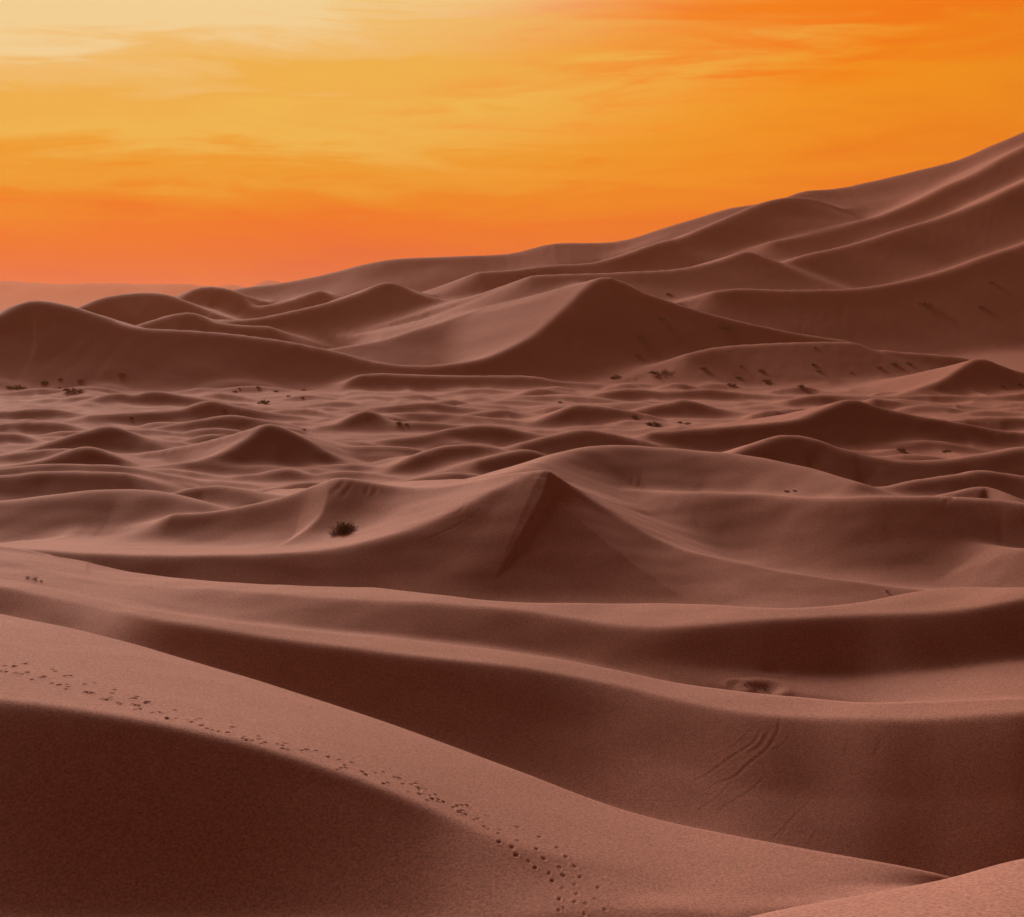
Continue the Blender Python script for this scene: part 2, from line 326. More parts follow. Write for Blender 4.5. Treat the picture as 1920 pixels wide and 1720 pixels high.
F2I = 1.0 / F
def build_terrain():
    # azimuth samples: dense in the picture, coarse elsewhere
    ufr = np.arange(-1040, 1041, 2.45) / F
    az_f = np.arctan(ufr)
    e = az_f[-1]
    side_az = e + (np.pi - e) * (np.linspace(0, 1, 120)[1:] ** 1.6)
    azs = np.concatenate([-side_az[::-1][1:], az_f, side_az])      # closes at +pi
    r0 = np.concatenate([[.4], np.geomspace(2, 58, 24)])
    r1 = [58.5]
    while r1[-1] < 2500:
        r_ = r1[-1]; r1.append(r_ + float(np.interp(r_, [58, 70, 84, 160, 176, 255, 330, 2500], [.6, .55, .19, .19, .27, .27, 1.62, 12.2])))
    rs = np.concatenate([r0, r1, np.geomspace(2540, 17500, 18)])
    A, Rr = np.meshgrid(azs, rs)                                    # rows = r
    X = np.sin(A) * Rr; Yw = np.cos(A) * Rr
    # ---------------- base profile per column
    azc = np.clip(azs, -R(60), R(60))
    px = 960 + F * np.tan(azc)
    pq = np.clip(px, -400, 2300)
    Ks, Zs = [], []
    for L in LAYERS:
        if 'Y' in L:
            Yk = li(L['Y'], pq)
            zk = li(L['z'], pq) if 'z' in L else (HY - li(L['y'], pq)) / F * Yk
        else:
            s = li(L['s'], pq); v = (HY - li(L['y'], pq)) / F
            Yk = (Zs[-1] - s * Ks[-1]) / (v - s)
            zk = v * Yk
        Ks.append(Yk); Zs.append(zk)
    Ks = np.array(Ks); Zs = np.array(Zs)
    inside = np.where(np.abs(azs) <= e + 1e-6)[0]
    ker = np.exp(-.5 * (np.arange(-36, 37) / 13.0) ** 2); ker /= ker.sum()
    for K_ in (Ks, Zs):
        for i in range(len(K_)):
            row = K_[i, inside]; pad = np.concatenate([2*row[0] - row[36:0:-1], row, 2*row[-1] - row[-2:-38:-1]])
            K_[i, inside] = np.convolve(pad, ker, mode='valid')
    h = np.diff(Ks, axis=0); d = np.diff(Zs, axis=0) / h
    M = np.zeros_like(Zs); M[0] = d[0]; M[-1] = d[-1]
    w1 = 2*h[1:] + h[:-1]; w2 = h[1:] + 2*h[:-1]
    same = d[:-1] * d[1:] > 0
    with np.errstate(all='ignore'):
        M[1:-1] = np.where(same, (w1 + w2) / (w1 / d[:-1] + w2 / d[1:]), 0)
    Z = np.zeros_like(Rr)
    for j in range(len(azs)):
        Yq = Rr[:, j] * math.cos(azc[j])
        x = Ks[:, j]; k = np.clip(np.searchsorted(x, Yq, side='right') - 1, 0, len(x) - 2)
        t = np.clip((Yq - x[k]) / h[k, j], 0, 1)
        zl = Zs[k, j] + t * (Zs[k+1, j] - Zs[k, j])
        zp = ((2*t**3 - 3*t**2 + 1) * Zs[k, j] + (t**3 - 2*t**2 + t) * h[k, j] * M[k, j] + (-2*t**3 + 3*t**2) * Zs[k+1, j] + (t**3 - t**2) * h[k, j] * M[k+1, j])
        wl = np.clip((280 - Yq) / 60, 0, 1) * .8
        z = zp * (1 - wl) + zl * wl
        z = np.where(Yq < x[0], -1.75 + (Zs[0, j] + 1.75) * Yq / x[0], z)
        Z[:, j] = z
    # slip faces stay even, their edges are softened over a couple of metres
    ia, ib = int(np.searchsorted(rs, 60)), int(np.searchsorted(rs, 262))
    for _ in range(14):
        B = Z[ia:ib]; B[1:-1] = (B[:-2] + 2 * B[1:-1] + B[2:]) / 4
    # away from the view the country goes on as a plain of dunes
    f = np.clip((np.abs(A) - R(30)) / R(35), 0, 1); f = f*f*(3-2*f)
    gen = -50 + 14 * np.abs(vnoise(X / 90, Yw / 60, 5)) * 1.2 + 6 * vnoise(X / 240, Yw / 200, 9) + 20 * np.clip(Rr / 2500, 0, 1)
    near = np.clip(Rr / 70, 0, 1)
    gen = (-1.75) * (1 - near) + gen * near
    Z = Z * (1 - f) + gen * f
    # small dunes of the basin floor
    bm = np.clip((Yw - 420) / 150, 0, 1) * np.clip((1250 - Yw) / 300, 0, 1) * (1 - f)
    wx = X + 14 * vnoise(X / 60, Yw / 60, 21); wy = Yw + 10 * vnoise(X / 70, Yw / 50, 22)
    rid = 1 - np.abs(vnoise(wx / 34 + wy / 120, wy / 46, 23)) * 1.6
    rid2 = 1 - np.abs(vnoise(wx / 17, wy / 26 + wx / 90, 24)) * 1.6
    Z += bm * (1.6 * np.clip(rid, -.2, 1) ** 2 + .2 * np.clip(rid2, 0, 1) ** 2 - .9)
    # ---------------- crests
    Z0 = Z.copy()
    def base_at(x_, y_):
        j = int(np.searchsorted(azs, math.atan2(x_, y_))); i = int(np.searchsorted(rs, math.hypot(x_, y_)))
        return Z0[min(i, len(rs) - 1), min(j, len(azs) - 1)]
    small = [(P_, .56, sb_, ro_, .8, 'world', 8, None, True, None) for P_, sb_, ro_ in small_barchans()]
    for pts, sf, sb, ro, kk, rel, phi, S_, keep, hump in small + ARMS:
        P = np.array([((p[0] - 960) / F * p[2], p[2], (HY - p[1]) / F * p[2]) for p in pts]) if rel != 'world' else np.array([(p[0], p[1], base_at(p[0], p[1]) - .6 + p[2]) for p in pts])
        if rel is None and not keep and S_ is not None:
            # the crest is where the photo's line of sight meets one even slip face of slope S_ that looks towards phi
            ip = min(range(len(pts)), key=lambda i_: pts[i_][1])
            for rng, st in ((range(ip + 1, len(pts)), 1), (range(ip - 1, -1, -1), -1)):
                for i_ in rng:
                    x1_, y1_, z1_ = P[i_ - st]
                    ph = R(phi if not callable(phi) else phi(pts[i_][0])); dx_, dy_ = math.sin(ph), -math.cos(ph)
                    u2, v2 = (pts[i_][0] - 960) / F, (HY - pts[i_][1]) / F
                    Y2 = (z1_ + S_ * (dx_ * x1_ + dy_ * y1_)) / (v2 + S_ * (dx_ * u2 + dy_))
                    P[i_] = (u2 * Y2, Y2, v2 * Y2)
        C = catmull(P, 4)
        zb = np.array([base_at(c[0], c[1]) for c in C[::3]])
        if isinstance(sf, list): sfl = sf; sf = .5
        else: sfl = None
        relief = max(1.5 if rel == 'world' else 5.0, (C[::3, 2] - zb).max())
        reach = 2.6 * relief / max(min(sf, sb), .25) + (4 if rel == 'world' else 25)
        x0, x1 = C[:, 0].min() - reach, C[:, 0].max() + reach
        y0, y1 = C[:, 1].min() - reach, C[:, 1].max() + reach
        rI = np.where((rs > max(10, math.hypot(max(0, max(x0, -x1)), max(y0, 1)) - 1)) & (rs < math.hypot(max(abs(x0), abs(x1)), y1)))[0]
        cI = np.where((azs > math.atan2(x0, max(y0, 1) if x0 < 0 else y1)) & (azs < math.atan2(x1, max(y0, 1) if x1 > 0 else y1)))[0]
        if len(rI) == 0 or len(cI) == 0: continue
        sl = (slice(rI[0], rI[-1] + 1), slice(cI[0], cI[-1] + 1))
        x = X[sl].astype(np.float32); y = Yw[sl].astype(np.float32)
        TT = C[1:, :2] - C[:-1, :2]; TT /= np.linalg.norm(TT, axis=1)[:, None] + 1e-9
        VT = np.vstack([TT[:1], TT[:-1] + TT[1:], TT[-1:]]); VT /= np.linalg.norm(VT, axis=1)[:, None] + 1e-9
        nS = len(C) - 1
        gl = np.array([(C[i+1, 2] - C[i, 2]) / (math.hypot(*(C[i+1] - C[i])[:2]) + 1e-6) for i in range(nS)])
        gv = np.concatenate([gl[:1], (gl[1:] + gl[:-1]) / 2, gl[-1:]])
        sfv = np.full(nS + 1, sf) if S_ is None or keep else np.sqrt(np.maximum(S_ ** 2 - gv ** 2, .07))
        if sfl:
            cp = 960 + F * C[:, 0] / C[:, 1]
            sfv = np.interp(cp, [q_[0] for q_ in sfl], [q_[1] for q_ in sfl])
        z0 = Z[sl]
        fbd = np.full(x.shape, 1e12, np.float32); si = np.zeros(x.shape, np.int16)
        for i in range(nS):
            ax, ay = np.float32(C[i, 0]), np.float32(C[i, 1])
            ex, ey = np.float32(C[i+1, 0] - ax), np.float32(C[i+1, 1] - ay); L2 = ex * ex + ey * ey + np.float32(1e-9)
            wx_ = x - ax; wy_ = y - ay
            t = np.clip((wx_ * ex + wy_ * ey) / L2, 0, 1)
            dc_ = (wx_ - t * ex) ** 2 + (wy_ - t * ey) ** 2
            mk = dc_ < fbd
            fbd[mk] = dc_[mk]; si[mk] = i
        A3, B3 = C[:-1][si], C[1:][si]
        ex = B3[..., 0] - A3[..., 0]; ey = B3[..., 1] - A3[..., 1]; Ls = np.hypot(ex, ey) + 1e-6
        wx_ = x - A3[..., 0]; wy_ = y - A3[..., 1]
        # foot point along normals that turn smoothly from one stretch to the next
        Ta = VT[:-1][si]; dT = VT[1:][si] - Ta
        Ac = -(ex * dT[..., 0] + ey * dT[..., 1])
        Bc = wx_ * dT[..., 0] + wy_ * dT[..., 1] - (ex * Ta[..., 0] + ey * Ta[..., 1])
        Cc = wx_ * Ta[..., 0] + wy_ * Ta[..., 1]
        den = -Bc + np.sqrt(np.maximum(Bc * Bc - 4 * Ac * Cc, 0))
        t0 = (wx_ * ex + wy_ * ey) / (Ls * Ls)
        t = np.where(-Bc > .3 * Ls, 2 * Cc / np.maximum(den, .1 * Ls), t0)
        first, last = si == 0, si == nS - 1
        ov = Ls * (np.where(first, np.maximum(-t0, 0), 0) + np.where(last, np.maximum(t0 - 1, 0), 0))
        t = np.clip(t, np.where(first, 0, -.4), np.where(last, 1, 1.4))
        cr_ = (ex * wy_ - ey * wx_) / Ls                                    # signed distance, + = far side
        dist = np.sqrt(fbd)
        m = .5 + .5 * cr_ / (np.abs(cr_) + .25)
        capw = ov / (np.abs(cr_) + ov + .05)
        zc = A3[..., 2] + t * (B3[..., 2] - A3[..., 2])
        s = (sfv[:-1][si] + (sfv[1:] - sfv[:-1])[si] * t) * (1 - m) + sb * m
        s = s * (1 - capw) + max(sf, sb, .45) * capw
        q = np.sqrt(dist * dist + ro * ro) - ro
        Hh = np.maximum(zc - z0, 3) * (2.4 - .9 * m)
        cand = zc - Hh * (1 - np.exp(-q * s / Hh)) - .03 * q - .5 * np.maximum(dist - .5 * reach, 0)
        if hump:                                                            # the windward side still climbs a little behind the brink
            wp = np.interp(960 + F * x / np.maximum(y, 1), np.linspace(hump[2], hump[3], 9), np.sin(np.linspace(0, np.pi, 9)))
            cand = cand + hump[0] * dist * np.exp(-(dist / hump[1]) ** 2) * np.clip(2 * m - 1, 0, 1) * wp
        z0 = Z[sl]
        hh = np.clip(.5 + .5 * (cand - z0) / kk, 0, 1)
        Z[sl] = z0 * (1 - hh) + cand * hh + kk * hh * (1 - hh)
    # sand has flowed together below the peak of the star dune
    def flow(p0, p1, y0, y1, edge0, edge1, n):
        ja = int(np.searchsorted(azs, math.atan((p0 - 960) / F))); jb = int(np.searchsorted(azs, math.atan((p1 - 960) / F)))
        ia = int(np.searchsorted(rs, y0)); ib = int(np.searchsorted(rs, y1 * 1.05))
        pw = np.clip(np.minimum(np.arange(jb - ja), np.arange(jb - ja)[::-1]) / 30, 0, 1)
        yy = Yw[ia:ib, ja:jb]
        rw = np.clip((y1 - yy) / edge1, 0, 1) ** 1.5 * (np.clip((yy - y0) / edge0, 0, 1) if edge0 else 1) * pw[None, :]
        B = Z[ia:ib, ja:jb]; B0 = B.copy()
        for _ in range(n):
            B[:, 1:-1] = (B[:, :-2] + 2 * B[:, 1:-1] + B[:, 2:]) / 4
        B[:] = B0 + (B - B0) * rw
    flow(640, 1110, 226, 277, 0, 30, 900)
    flow(1230, 1480, 266, 304, 8, 12, 200)
    # nothing stands steeper than loose sand can
    i0 = int(np.searchsorted(rs, 170)); rep_ = .66
    dr = np.diff(rs)
    for i in range(i0 + 1, len(rs)): Z[i] = np.minimum(Z[i], Z[i-1] + rep_ * dr[i-1])
    for i in range(len(rs) - 2, i0, -1): Z[i] = np.minimum(Z[i], Z[i+1] + rep_ * dr[i])
    jj = np.where(np.abs(azs) <= e + 1e-6)[0]; rr_ = rs[i0:]
    for j in jj[1:]: Z[i0:, j] = np.minimum(Z[i0:, j], Z[i0:, j-1] + rep_ * rr_ * (azs[j] - azs[j-1]))
    for j in jj[-2::-1]: Z[i0:, j] = np.minimum(Z[i0:, j], Z[i0:, j+1] + rep_ * rr_ * (azs[j+1] - azs[j]))
    # loose sand rounds off every joint a little
    i0 = int(np.searchsorted(rs, 235)); j0 = int(np.searchsorted(azs, -e)); j1 = int(np.searchsorted(azs, e))
    for _ in range(1):
        B = Z[i0:-2, j0:j1]
        B[1:-1] = (B[:-2] + 2 * B[1:-1] + B[2:]) / 4
        B[:, 1:-1] = (B[:, :-2] + 2 * B[:, 1:-1] + B[:, 2:]) / 4
    # gentle unevenness everywhere
    Z += .12 * vnoise(X / 9, Yw / 6, 31) * np.clip((Rr - 30) / 60, 0, 1) * np.clip(Rr / 250, .25, 1.5)
    Z += .7 * vnoise(X / 70, Yw / 60, 32) * np.clip((Rr - 220) / 200, 0, 1.5)
    return azs, rs, X, Yw, Z

azs, rs, GX, GY, GZ = build_terrain()

def zat(x, y):
    a = math.atan2(x, y); r = math.hypot(x, y)
    j = min(max(int(np.searchsorted(azs, a)) - 1, 0), len(azs) - 2); i = min(max(int(np.searchsorted(rs, r)) - 1, 0), len(rs) - 2)
    fa = (a - azs[j]) / (azs[j+1] - azs[j]); fr = (r - rs[i]) / (rs[i+1] - rs[i])
    return float((GZ[i, j] * (1-fa) + GZ[i, j+1] * fa) * (1-fr) + (GZ[i+1, j] * (1-fa) + GZ[i+1, j+1] * fa) * fr)

def hit(px, py, ymin=40.0):
    """first point of the sand seen through a photo pixel"""
    u = (px - 960) / F; v = (HY - py) / F
    c = math.hypot(1, u); a = math.atan(u)
    j = min(max(int(np.searchsorted(azs, a)), 0), len(azs) - 1)
    Yq = rs / c
    dz_ = GZ[:, j] - v * Yq
    ok = np.where((dz_ > 0) & (Yq > ymin))[0]
    if len(ok) == 0: return None
    i = ok[0]; t = 0 if i == 0 or dz_[i-1] >= 0 else dz_[i] / (dz_[i] - dz_[i-1])
    Y_ = Yq[i] + (Yq[i-1] - Yq[i]) * t
    return Vector((u * Y_, Y_, zat(u * Y_, Y_)))

def link(o, parent=None, **props):
    sc.collection.objects.link(o)
    if parent: o.parent = parent
    for k, v in props.items(): o[k] = v
    return o

def grid_mesh(name, X, Y, Z, mat):
    nr, nc = X.shape
    me = bpy.data.meshes.new(name)
    co = np.stack([X, Y, Z], -1).reshape(-1, 3).astype(np.float32)
    idx = np.arange(nr * nc).reshape(nr, nc)
    q = np.stack([idx[:-1, :-1], idx[:-1, 1:], idx[1:, 1:], idx[1:, :-1]], -1).reshape(-1, 4)
    me.vertices.add(len(co)); me.vertices.foreach_set('co', co.ravel())
    me.loops.add(q.size); me.loops.foreach_set('vertex_index', q.ravel().astype(np.int32))
    me.polygons.add(len(q)); me.polygons.foreach_set('loop_start', np.arange(0, q.size, 4, dtype=np.int32))
    me.polygons.foreach_set('use_smooth', np.ones(len(q), bool))
    me.update(); me.validate()
    me.materials.append(mat)
    return me

# ---- marks pressed into the sand
PRINTS = [(877,1512),(860,1524),(872,1528),(890,1538),(897,1536),(912,1530),(919,1532),(908,1551),(914,1555),(938,1557),(935,1564),(936,1579),(971,1551),(970,1577),(1012,1570),(960,1589),(1006,1593),(1045,1590),(968,1604),(1020,1610),(1061,1607),(991,1616),(1004,1628),(1049,1627),(1078,1625),(1030,1638),(1056,1642),(1088,1645),(1036,1652),(1078,1659),(1055,1666),(1122,1665),(1082,1677),(1049,1686),(1115,1686),(1078,1691),(1098,1695),(1057,1704),(1048,1707),(1135,1706),(1096,1714),
 (9,1249),(48,1245),(2,1259),(52,1261),(31,1264),(99,1256),(60,1275),(82,1272),(133,1268),(98,1282),(127,1284),(124,1293),(178,1281),(162,1298),(166,1301),(216,1294),(192,1312),(200,1314),(210,1308),(224,1321),(257,1307),(252,1322),(260,1324),(278,1317),(254,1331),(286,1338),(300,1336),(329,1332),(313,1348),(331,1348),(376,1348),(357,1355),(378,1361),(389,1367),(410,1372),(429,1375),(442,1365),(455,1386),(463,1388),(485,1381),(490,1395),(500,1393),(535,1395),(531,1405),(540,1407),(577,1407),(617,1420),(660,1431),(640,1441),(687,1454),(720,1449),(750,1461),(720,1470),(780,1471),(795,1480),(767,1486),(817,1491),(802,1501),(822,1501),(875,1511),(850,1515),(867,1526)]
GROOVES = [  # photo points, half width, depth
 ([(1462,1345),(1459,1370),(1442,1400),(1420,1420),(1400,1435),(1380,1455),(1330,1475)], 0.19, 0.022),
 ([(1427,1370),(1410,1395),(1370,1420),(1330,1450),(1295,1466)], 0.17, 0.017),
 ([(1405,1372),(1385,1392),(1360,1408)], 0.15, 0.013), ([(1440,1372),(1425,1398),(1402,1412)], 0.21, 0.025),
 ([(1440,1450),(1410,1480),(1370,1505),(1330,1530)], 0.13, 0.015), ([(1376,1460),(1350,1490),(1310,1520)], 0.13, 0.014),
 ([(1530,1490),(1490,1530),(1445,1577)], 0.12, 0.014), ([(1470,1397),(1455,1402),(1445,1407)], 0.13, 0.017),
 ([(1215,1495),(1195,1506),(1170,1518)], 0.12, 0.013), ([(1255,1505),(1210,1522)], 0.12, 0.010), ([(1535,1550),(1510,1590)], 0.12, 0.010), ([(1485,1540),(1462,1570)], 0.10, 0.008),
 ([(1592,1380),(1586,1415)], 0.21, 0.010), ([(1652,1385),(1640,1422)], 0.26, 0.011), ([(1480,1380),(1470,1396)], 0.17, 0.011),
 ([(876,930),(870,950),(850,965),(800,975),(720,995),(660,1012),(600,1024)], 0.32, 0.036), ([(900,955),(880,972),(850,990),(790,1015)], 0.32, 0.032), ([(890,952),(860,980),(815,1000)], 0.29, 0.017),
 ([(645,903),(632,915),(618,924)], 0.65, 0.115), ([(660,908),(650,920),(640,930)], 0.53, 0.083), ([(692,914),(684,924)], 0.53, 0.073), ([(706,916),(699,928)], 0.53, 0.073),
 ([(1000,893),(1025,897),(1045,902)], 0.53, 0.073), ([(1008,903),(1030,908),(1050,916)], 0.49, 0.062),
 ([(300,1112),(360,1106),(440,1100),(520,1099)], 0.22, 0.028), ([(340,1118),(400,1108),(470,1103)], 0.22, 0.025), ([(165,1113),(172,1119)], 0.21, 0.022),
 ([(1790,932),(1770,945)], 0.49, 0.062), ([(1800,930),(1785,942)], 0.49, 0.062), ([(752,872),(762,862),(790,855)], 0.61, 0.073), ([(1135,1095),(1138,1115)], 0.26, 0.029)]
def window(x, y, w):
    r = math.hypot(x, y); a_ = math.atan2(x, y); da = w / r
    i0, i1 = np.searchsorted(rs, [r - w, r + w]); j0, j1 = np.searchsorted(azs, [a_ - da, a_ + da])
    return slice(max(i0 - 1, 0), i1 + 1), slice(max(j0 - 1, 0), j1 + 1)
def dent(p, wx_, wy_, depth, rim=.25, rot=0.0):
    w = 3.2 * max(wx_, wy_); sl = window(p.x, p.y, w)
    dx_ = GX[sl] - p.x; dy_ = GY[sl] - p.y
    c, sn = math.cos(rot), math.sin(rot)
    q = ((dx_ * c + dy_ * sn) / wx_) ** 2 + ((-dx_ * sn + dy_ * c) / wy_) ** 2
    GZ[sl] += -depth * np.exp(-q * q) + depth * rim * np.exp(-((np.sqrt(q) - 1.7) / .45) ** 2)
def groove(pts, w, depth):
    P = [hit(*p) for p in pts]
    if any(p is None for p in P): return
    C = catmull([(p.x, p.y) for p in P], 6)
    x0, y0 = C.min(0) - 4 * w; x1, y1 = C.max(0) + 4 * w
    cx, cy = (x0 + x1) / 2, (y0 + y1) / 2
    sl = window(cx, cy, math.hypot(x1 - x0, y1 - y0) / 2)
    x = GX[sl]; y = GY[sl]
    best = np.full(x.shape, 1e9); sd_ = np.zeros_like(x); tt = np.zeros_like(x)
    for k, (a, b) in enumerate(zip(C[:-1], C[1:])):
        e = b - a; L2 = (e * e).sum() + 1e-9
        t = np.clip(((x - a[0]) * e[0] + (y - a[1]) * e[1]) / L2, 0, 1)
        d2 = (x - a[0] - t * e[0]) ** 2 + (y - a[1] - t * e[1]) ** 2
        mk = d2 < best; best = np.where(mk, d2, best)
        sd_ = np.where(mk, np.sign(e[0] * (y - a[1]) - e[1] * (x - a[0])), sd_); tt = np.where(mk, (k + t) / (len(C) - 1), tt)
    d = np.sqrt(best); fade = np.clip(np.minimum(tt, 1 - tt) * 6 + .15, 0, 1)
    GZ[sl] += fade * depth * (-np.exp(-(d / w) ** 2) + .75 * np.exp(-((d - 1.6 * w) / (.7 * w)) ** 2) * (sd_ < 0) + .25 * np.exp(-((d - 1.6 * w) / (.7 * w)) ** 2) * (sd_ > 0))
EX = []
for a_, b_ in zip(PRINTS[41:], PRINTS[42:]):
    for _ in range(1 if a_[0] < 560 else 2):
        t_ = rnd.random(); EX.append((a_[0] + (b_[0] - a_[0]) * t_ + rnd.uniform(-7, 7), a_[1] + (b_[1] - a_[1]) * t_ + rnd.uniform(-3, 3)))
marks = []
for p in PRINTS + EX:
    q_ = hit(*p)
    if q_ is None or q_.y > 170: continue
    k_ = (q_.y / 95) ** 1.2
    marks.append((q_, rnd.uniform(.11, .17) * k_, rnd.uniform(.13, .20) * k_, rnd.uniform(.08, .16) * k_, rnd.uniform(-.7, .7)))
for g_ in GROOVES: groove(*g_)
for p, a_, b_, d_, ro_ in marks:
    if p: dent(p, a_, b_, d_, .25, ro_)
HOLLOW = hit(1434, 1291)
if HOLLOW:
    dent(HOLLOW, 1.8, 1.4, .34, .35)
    dent(HOLLOW + Vector((-3.2, .8, 0)), 1.1, .9, .12, .5)
    dent(HOLLOW + Vector((1.8, 5.0, 0)), 1.6, .8, .08, .3)

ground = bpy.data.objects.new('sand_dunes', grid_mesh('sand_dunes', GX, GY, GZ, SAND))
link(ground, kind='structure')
# normals must look up
if ground.data.polygons[50000].normal.z < 0: ground.data.flip_normals()

# ------------------------------------------------------------------ far hills
def far_hills():
    prof = [(-900,520),(-500,531),(-200,524),(0,527),(60,530),(140,534),(200,531),(260,533),(340,533),(400,537),(430,534),(465,539),(500,527),(530,531),(600,540),(800,537),(1100,542),(1500,536),(2000,541),(2600,530)]
    xs = np.linspace(-900, 2600, 420)
    top = pchip([p[0] for p in prof], [p[1] for p in prof], xs)
    Yc = 15500.0
    hc = (HY - top) / F * Yc + 8 * vnoise(xs / 16, xs * 0 + .5, 3) 
    ds = np.array([-3600, -2800, -2000, -1300, -700, -250, 0, 300, 900, 2000])
    pr = np.array([0, .05, .16, .34, .6, .86, 1, .9, .5, 0])
    X, D = np.meshgrid((xs - 960) / F * Yc, ds)
    Yy = Yc + D + 260 * vnoise(X / 900, D / 900, 8)
    Z = -62 + (hc[None, :] + 62) * pr[:, None] + 24 * vnoise(X / 440, Yy / 560, 12) * (pr[:, None] * (1 - pr[:, None]) * 4)
    me = grid_mesh('hills', X, Yy, Z, sand_material('rocky_hill', (.16, .075, .05), (.11, .05, .035)))
    return link(bpy.data.objects.new('hills', me), kind='structure')
far_hills()

# ------------------------------------------------------------------ haze
def haze():
    bm = bmesh.new(); bmesh.ops.create_cube(bm, size=1)
    for v in bm.verts:
        v.co = (v.co.x * 40000, v.co.y * 40000, -68 if v.co.z < 0 else 345)
    me = bpy.data.meshes.new('haze'); bm.to_mesh(me); bm.free()
    m = bpy.data.materials.new('haze'); m.use_nodes = True
    t = NT(m.node_tree)
    v = t.n('ShaderNodeVolumePrincipled')
    v.inputs['Color'].default_value = (1, .38, .20, 1)
    v.inputs['Density'].default_value = .000062
    v.inputs['Anisotropy'].default_value = .25
    o = t.n('ShaderNodeOutputMaterial'); t.l(v.outputs[0], o.inputs['Volume'])
    me.materials.append(m)
    return link(bpy.data.objects.new('haze', me), kind='stuff')
haze()

# ------------------------------------------------------------------ desert shrubs
def plant_material(name, a, b):
    m = bpy.data.materials.new(name); m.use_nodes = True
    t = NT(m.node_tree)
    tcn = t.n('ShaderNodeTexCoord')
    n_ = t.noise(tcn.outputs['Object'], 4.0, 4, .6)
    bs = t.n('ShaderNodeBsdfPrincipled'); t.l(t.mix(t.smooth(n_, .35, .65), a, b), bs.inputs['Base Color'])
    bs.inputs['Roughness'].default_value = .9; bs.inputs['Specular IOR Level'].default_value = .1
    o = t.n('ShaderNodeOutputMaterial'); t.l(bs.outputs[0], o.inputs[0])
    return m
TWIG = plant_material('dry_twigs', (.14, .075, .038), (.08, .042, .022))
LEAF = plant_material('dry_foliage', (.22, .145, .055), (.11, .072, .028))

def mesh_of(name, V, Fc, mat):
    me = bpy.data.meshes.new(name); me.from_pydata(V, [], Fc); me.update(); me.materials.append(mat)
    return me

def stem(V, Fc, p0, d, L, r, g, sag=.25, n=5):
    """tapered bent stem, three sided"""
    p = Vector(p0); d = Vector(d).normalized(); base = len(V)
    for i in range(n + 1):
        t = i / n; rr = r * (1 - .85 * t)
        s_ = d.cross(Vector((.3, .2, 1))).normalized(); u_ = s_.cross(d)
        for k in range(3):
            a = k * 2.094
            V.append(tuple(p + s_ * math.cos(a) * rr + u_ * math.sin(a) * rr))
        if i < n:
            d = (d + Vector((g.gauss(0, .10), g.gauss(0, .10), g.gauss(0, .06) - sag / n * t))).normalized()
            p = p + d * (L / n)
    for i in range(n):
        for k in range(3):
            a = base + i * 3 + k; b = base + i * 3 + (k + 1) % 3
            Fc.append((a, b, b + 3, a + 3))
    return p, d

def big_bush(name, P, W, H, lean, seed, label, category, dens=1.0, mat=LEAF):
    """tufted shrub: woody base, many fine branches and small narrow leaves"""
    g = random.Random(seed)
    root = bpy.data.objects.new(name, None); root.empty_display_size = .5; root.location = P
    link(root, label=label, category=category)
    V, Fc = [], []; tips = []
    for i in range(int(46 * dens)):
        a = g.uniform(0, 2 * math.pi); sp = g.random() ** .7
        d = Vector((math.cos(a) * sp * .95 + lean[0], math.sin(a) * sp * .95, g.uniform(.35, 1.0) + lean[1]))
        L = H * g.uniform(.7, 1.15)
        base = (math.cos(a) * W * .22 * sp, math.sin(a) * W * .22 * sp, -.12)
        tip, dd = stem(V, Fc, base, d, L * .75, .028 * H / 2.2, g)
        tips.append((Vector(base), tip, dd))
    link(bpy.data.objects.new('branches', mesh_of('branches', V, Fc, TWIG)), root)
    V, Fc = [], []
    for b, tip, dd in tips:
        for j in range(int(30)):
            t = g.uniform(.25, 1.12); p = b.lerp(tip, t) + Vector((g.gauss(0, .10), g.gauss(0, .10), g.gauss(0, .08))) * H / 2
            d = (dd + Vector((g.gauss(0, .5), g.gauss(0, .5), g.gauss(.1, .4)))).normalized()
            L = g.uniform(.14, .34) * H / 2; w_ = g.uniform(.012, .028) * H / 2
            s_ = d.cross(Vector((g.random(), g.random(), 1))).normalized() * w_
            k = len(V); V += [tuple(p - s_), tuple(p + d * L * .5 - s_ * 1.2), tuple(p + d * L), tuple(p + d * L * .5 + s_ * 1.2), tuple(p + s_)]
            Fc.append((k, k + 1, k + 2, k + 3, k + 4))
    link(bpy.data.objects.new('foliage', mesh_of('foliage', V, Fc, mat)), root)
    return root

def small_meshes():
    out = []
    for sd_ in range(6):
        g = random.Random(40 + sd_); V, Fc = [], []
        for i in range(70):
            a = g.uniform(0, 2 * math.pi); sp = g.random() ** .6
            d = Vector((math.cos(a) * sp * 1.15, math.sin(a) * sp * 1.15, g.uniform(.25, .9)))
            tip, dd = stem(V, Fc, (math.cos(a) * .16 * sp, math.sin(a) * .16 * sp, -.05), d, g.uniform(.22, .52), .022, g, n=2)
            for j in range(3):
                p = tip + Vector((g.gauss(0, .05), g.gauss(0, .05), g.gauss(0, .03)))
                s_ = Vector((g.gauss(0, 1), g.gauss(0, 1), g.gauss(0, 1))).normalized() * .035
                e_ = dd * .12; k = len(V)
                V += [tuple(p - s_), tuple(p + e_), tuple(p + s_), tuple(p - e_)]; Fc.append((k, k + 1, k + 2, k + 3))
        me = mesh_of('desert_shrub', V, Fc, LEAF)
        out.append(me)
    return out
SM = small_meshes()

